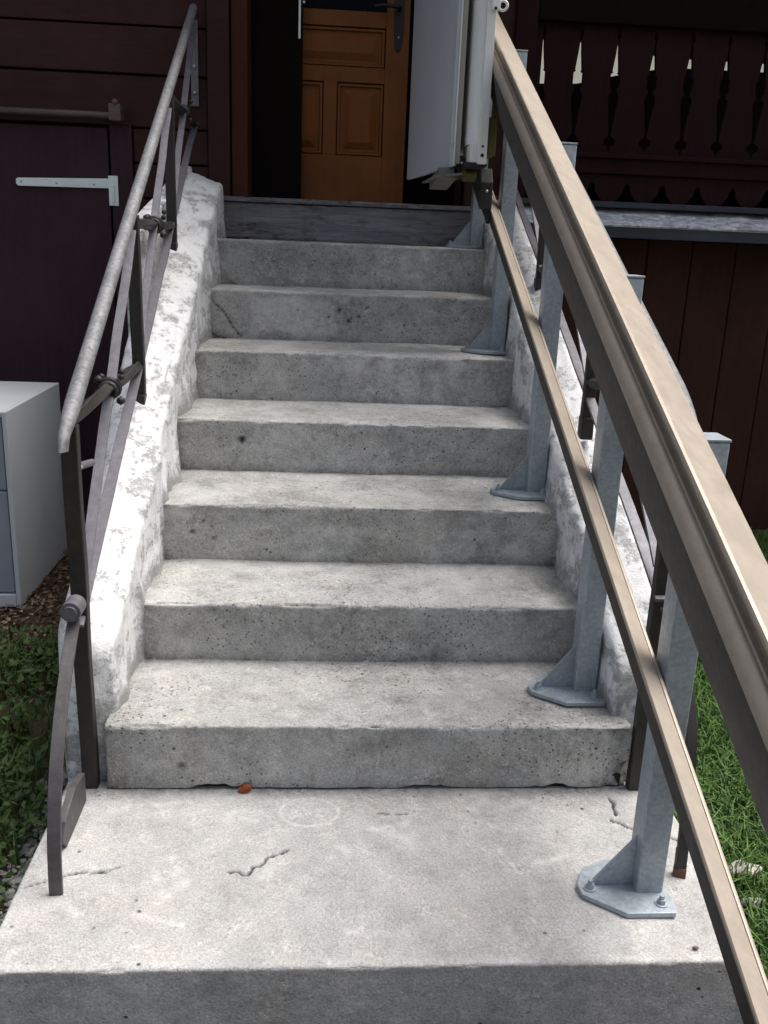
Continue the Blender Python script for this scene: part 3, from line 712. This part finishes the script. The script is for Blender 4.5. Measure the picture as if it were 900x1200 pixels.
obj('bottom_rail', box(.80, 5.0, HY - .028, HY + .050, 1.545, 1.636, .006), 'veranda', ver)
obj('bottom_moulding', box(.80, 5.0, HY - .046, HY - .030, 1.612, 1.633, .004), 'veranda', ver)
# scalloped fascia: one board per lobe
def lobe(xc):
    h0, w = .0842, .0842
    pts = [(xc - h0, 1.540), (xc - h0, 1.465)]
    for i in range(13):
        a = math.pi * i / 12; pts.append((xc - .054 * math.cos(a), 1.462 - .040 * math.sin(a)))
    pts += [(xc + h0, 1.465), (xc + h0, 1.540)]
    # arch between lobes
    pts = [(xc - h0, 1.543), (xc - h0, 1.507), (xc - .072, 1.495), (xc - .064, 1.462)] + pts[2:15][1:-1] + [(xc + .064, 1.462), (xc + .072, 1.495), (xc + h0, 1.507), (xc + h0, 1.543)]
    return prism(pts, 'y', HY - .012, HY + .012)
l0 = obj('scallop', lobe(0), 'veranda', ver)
x = .86; n = 0
while x < 5.0:
    o = l0 if n == 0 else l0.copy()
    if n: C.objects.link(o)
    o.location = Vector((x, 0, 0)) - ver.location; x += .1690; n += 1
obj('scallop_backing', box(.80, 5.0, HY + .10, HY + .13, 1.38, 1.60, 0), 'veranda', ver)
obj('ledge_batten', box(.62, 5.0, HY - .05, HY + .10, 1.398, 1.424, .004), 'ledge', ver)
fl = prism([(HY - .155, 1.318), (HY - .150, 1.324), (HY + .02, 1.397), (HY + .02, 1.385), (HY - .150, 1.312)], 'x', .62, 5.0)
bmesh.ops.subdivide_edges(fl, edges=[e for e in fl.edges if abs(e.verts[0].co.x - e.verts[1].co.x) > 1], cuts=300, use_grid_fill=True)
for v in fl.verts: v.co += Vector((0, -.004, .004)) * nz(v.co, 12)
obj('ledge_flashing', fl, 'flash', ver, True, 40)
obj('ledge_board', box(.62, 5.0, HY - .146, HY - .115, 1.262, 1.311, .004), 'ledge', ver)
obj('ledge_soffit', box(.62, 5.0, HY - .112, HY + .14, 1.285, 1.30, .002), 'plank', ver)
obj('veranda_floor', box(.80, 5.0, HY + .14, 4.7, 1.38, 1.44, 0), 'plank', ver)
obj('far_parapet', prism([(.80, 1.44), (5.0, 1.44), (5.0, 2.38), (2.1, 2.360), (1.75, 2.295), (1.5, 2.236), (.80, 2.205)], 'y', 4.6, 4.65), 'veranda', ver)
obj('added_light_mask', prism([(.80, 3.05), (.80, 2.50), (1.75, 2.485), (2.05, 2.425), (5.0, 2.415), (5.0, 3.05)], 'y', 4.6, 4.65), 'veranda', ver)  # added to narrow the sky light, underside sloped to leave a slot
obj('added_sky_dimmer', box(.80, 5.0, 4.69, 4.695, 2.1, 2.6, 0), 'sky_dimmer', ver)  # added translucent sheet, softens the sky light behind the cut-outs
obj('veranda_ceiling', box(.80, 5.0, HY + .1, 4.7, 3.05, 3.1, 0), 'plank', ver)
obj('veranda_side_wall', box(.74, .795, HY + .14, 4.7, 1.2, 3.4, 0), 'plank', ver)
obj('corner_post', box(.70, .798, HY - .03, HY + .07, 1.43, 3.35, .006), 'veranda', ver)

# ------------------------------------------------------------------ cabinet
cab = empty('metal_cabinet', (-1.5, 1.84, GZ), 'pale grey metal drawer cabinet standing on bare soil left of the steps', 'cabinet')
obj('cabinet_body', join([box(-1.275, -1.258, 1.502, 2.19, -.195, .565, .003), box(-1.80, -1.276, 1.502, 2.19, .545, .565, .003), box(-1.80, -1.276, 1.502, 2.19, -.195, -.145, .003), box(-1.80, -1.783, 1.502, 2.19, -.144, .544, .003), box(-1.782, -1.276, 1.54, 2.18, -.14, .54, 0)]), 'cabinet', cab)
for z0, z1 in ((-.138, .262), (.270, .540)):
    d = obj('drawer', box(-1.778, -1.281, 1.512, 1.535, z0, z1, .004), 'drawer', cab)
    obj('drawer_handle', box(-1.62, -1.44, 1.500, 1.511, z1 - .07, z1 - .05, .003), 'bolt', d)

# ------------------------------------------------------------------ vegetation and litter
def cloud(name, quads, mat, label_kind='stuff', tris=True):
    vs, fs, tint = [], [], []
    for shape, tn in quads:
        b = len(vs); vs += shape[0]; fs += [tuple(b + i for i in q) for q in shape[1]]; tint += [tn] * len(shape[0])
    me = bpy.data.meshes.new(name); me.from_pydata(vs, [], fs); me.materials.append(M[mat])
    a = me.attributes.new('tint', 'FLOAT', 'POINT'); a.data.foreach_set('value', tint)
    o = put(name, me); o['kind'] = 'stuff'; return o
def blade(x, y, h, w, lean, az):
    d = Vector((math.cos(az), math.sin(az), 0)); s = Vector((-d.y, d.x, 0)) * w; b = Vector((x, y, gz(x, y) - .005))
    m_ = b + d * lean * .35 + Vector((0, 0, h * .6)); t_ = b + d * lean + Vector((0, 0, h * (1 - .25 * min(1, lean / h))))
    return [b - s, b + s, m_ + s * .8, m_ - s * .8, t_], [(0, 1, 2, 3), (3, 2, 4)]
rnd = random.Random(3)
Q = []
for _ in range(46000):
    x, y = rnd.uniform(.705, 2.6), rnd.uniform(-.75, 2.55)
    if rnd.random() < .25: x = rnd.uniform(.705, 1.25); y = rnd.uniform(-.6, 1.2)
    cl = nz(Vector((x, y, 0)), 4)
    if cl < -.45 and rnd.random() < .6: continue
    h = rnd.uniform(.03, .095) * (1 + .35 * cl)
    Q.append((blade(x, y, h, rnd.uniform(.0015, .0032), rnd.uniform(.01, .09), rnd.uniform(0, 6.283)), (rnd.uniform(.8, 1.5) if rnd.random() < .06 else max(0, min(1, .35 + .3 * cl + rnd.uniform(-.3, .45))))))
tag(cloud('lawn_grass', Q, 'grass'), 'bright green lawn grass right of the landing', 'grass')
def leafq(c, n, d, L, w, curl=.25):
    n = n.normalized(); d = (d - n * d.dot(n)).normalized(); s = n.cross(d) * w
    return [c - d * L, c - s * .9 + n * curl * w - d * .2 * L, c + d * L + n * curl * L * .5, c + s * .9 + n * curl * w - d * .2 * L, c], [(0, 1, 4), (1, 2, 4), (2, 3, 4), (3, 0, 4)]
Q = []
def edgeX(y): return -.70
for _ in range(14000):
    x, y = rnd.uniform(-1.9, -.745), rnd.uniform(-.35, 1.42)
    if y > 1.18 + .22 * noise.noise(Vector((x * 4, 0, 0))): continue
    if x > -.79 - .08 * noise.noise(Vector((0, y * 5, 0))) and y < .45: 
        if rnd.random() < .85: continue
    cl = nz(Vector((x, y, 3)), 5)
    if cl < -.2 and rnd.random() < .75: continue
    h = rnd.uniform(.005, .10) * (1 + .4 * cl); c = Vector((x, y, gz(x, y) + h))
    nrm = Vector((rnd.gauss(0, .5), rnd.gauss(0, .5) - .2, 1)); dd = Vector((rnd.gauss(0, 1), rnd.gauss(0, 1), 0))
    tn = max(0, min(1, .30 + .3 * cl + rnd.uniform(-.3, .4)))
    if rnd.random() < .62: Q.append((leafq(c, nrm, dd, rnd.uniform(.008, .02), rnd.uniform(.005, .011)), tn))
    else: Q.append((blade(x, y, h + .05, rnd.uniform(.0015, .003), rnd.uniform(.02, .10), rnd.uniform(0, 6.283)), min(1, tn + .15)))
tag(cloud('weed_patch', Q, 'weed'), 'dark low weeds and grass left of the landing', 'weeds')
Q = []
for _ in range(6500):
    x, y = rnd.uniform(-2.0, -.72), rnd.uniform(.75, 2.5)
    if y < 1.10 + .18 * noise.noise(Vector((x * 4, 2, 0))) and rnd.random() < .8: continue
    c = Vector((x, y, gz(x, y) + rnd.uniform(.0, .022)))
    tn = rnd.random() ** 2.2
    Q.append((leafq(c, Vector((rnd.gauss(0, .5), rnd.gauss(0, .5), 1)), Vector((rnd.gauss(0, 1), rnd.gauss(0, 1), 0)), rnd.uniform(.006, .018), rnd.uniform(.004, .011), .5), tn))
tag(cloud('leaf_litter', Q, 'dry'), 'brown leaf litter on the soil under the grey cabinet', 'leaf litter')
Q = []
ico = bmesh.new(); bmesh.ops.create_icosphere(ico, subdivisions=1, radius=1); iv = [v.co.copy() for v in ico.verts]; iff = [tuple(v.index for v in p.verts) for p in ico.faces]; ico.free()
for _ in range(3800):
    y = rnd.uniform(-.62, .75); x = -.69 - abs(rnd.gauss(0, .055))
    rr = rnd.uniform(.003, .0105); c = Vector((x, y, gz(x, y) + rr * .5)); k = [1 + rnd.uniform(-.3, .3) for _ in iv]
    sc = Vector((rnd.uniform(.7, 1.3), rnd.uniform(.7, 1.3), rnd.uniform(.5, .9)))
    Q.append((([c + Vector((v.x * sc.x, v.y * sc.y, v.z * sc.z)) * rr * k[i] for i, v in enumerate(iv)], iff), rnd.random()))
tag(cloud('gravel_strip', Q, 'gravel'), 'grey gravel along the left edge of the landing', 'gravel')

# a curled red leaf, stones, pebble
bm = bmesh.new(); N = 12; L = []
ex, ey = Vector((1, .1, .12)).normalized(), Vector((0, .62, .78)).normalized(); en = ex.cross(ey)
for i in range(N + 1):
    t0 = i / N; w = .0125 * math.sin(math.pi * (t0 * .92 + .04)) ** .6
    row = []
    for j in range(7):
        s_ = (j - 3) / 3; q = Vector((-.277, -.016, .013)) + ex * (t0 - .5) * .031 + ey * (s_ * w) + en * (-.006 * s_ * s_ - .006 * abs(t0 - .5) + .0012 * math.sin(i * 2.1 + j))
        row.append(bm.verts.new(q))
    L.append(row)
for a, b in zip(L, L[1:]):
    for j in range(6): bm.faces.new((a[j], a[j + 1], b[j + 1], b[j]))
bmesh.ops.solidify(bm, geom=bm.faces[:], thickness=.0008)
tag(obj('fallen_leaf', bm, 'leaf', None, True), 'small curled red-brown leaf lying against the lowest riser', 'leaf')
tag(obj('stone', ball((.885, -.09, -.165), .028, 3, (1.3, .8, .75), .5), 'stone', None, True), 'rough greyish chunk of stone in the grass, larger of the two', 'stone')
tag(obj('stone', ball((.865, -.185, -.172), .019, 3, (1.5, .7, .6), .4), 'stone', None, True), 'small flat pale stone in the grass nearest the landing', 'stone')
tag(obj('pebble', ball((.58, -.505, .003), .005, 2, (1.2, .8, .7), .4), 'pebble', None, True), 'tiny brown pebble on the front edge of the landing', 'pebble')
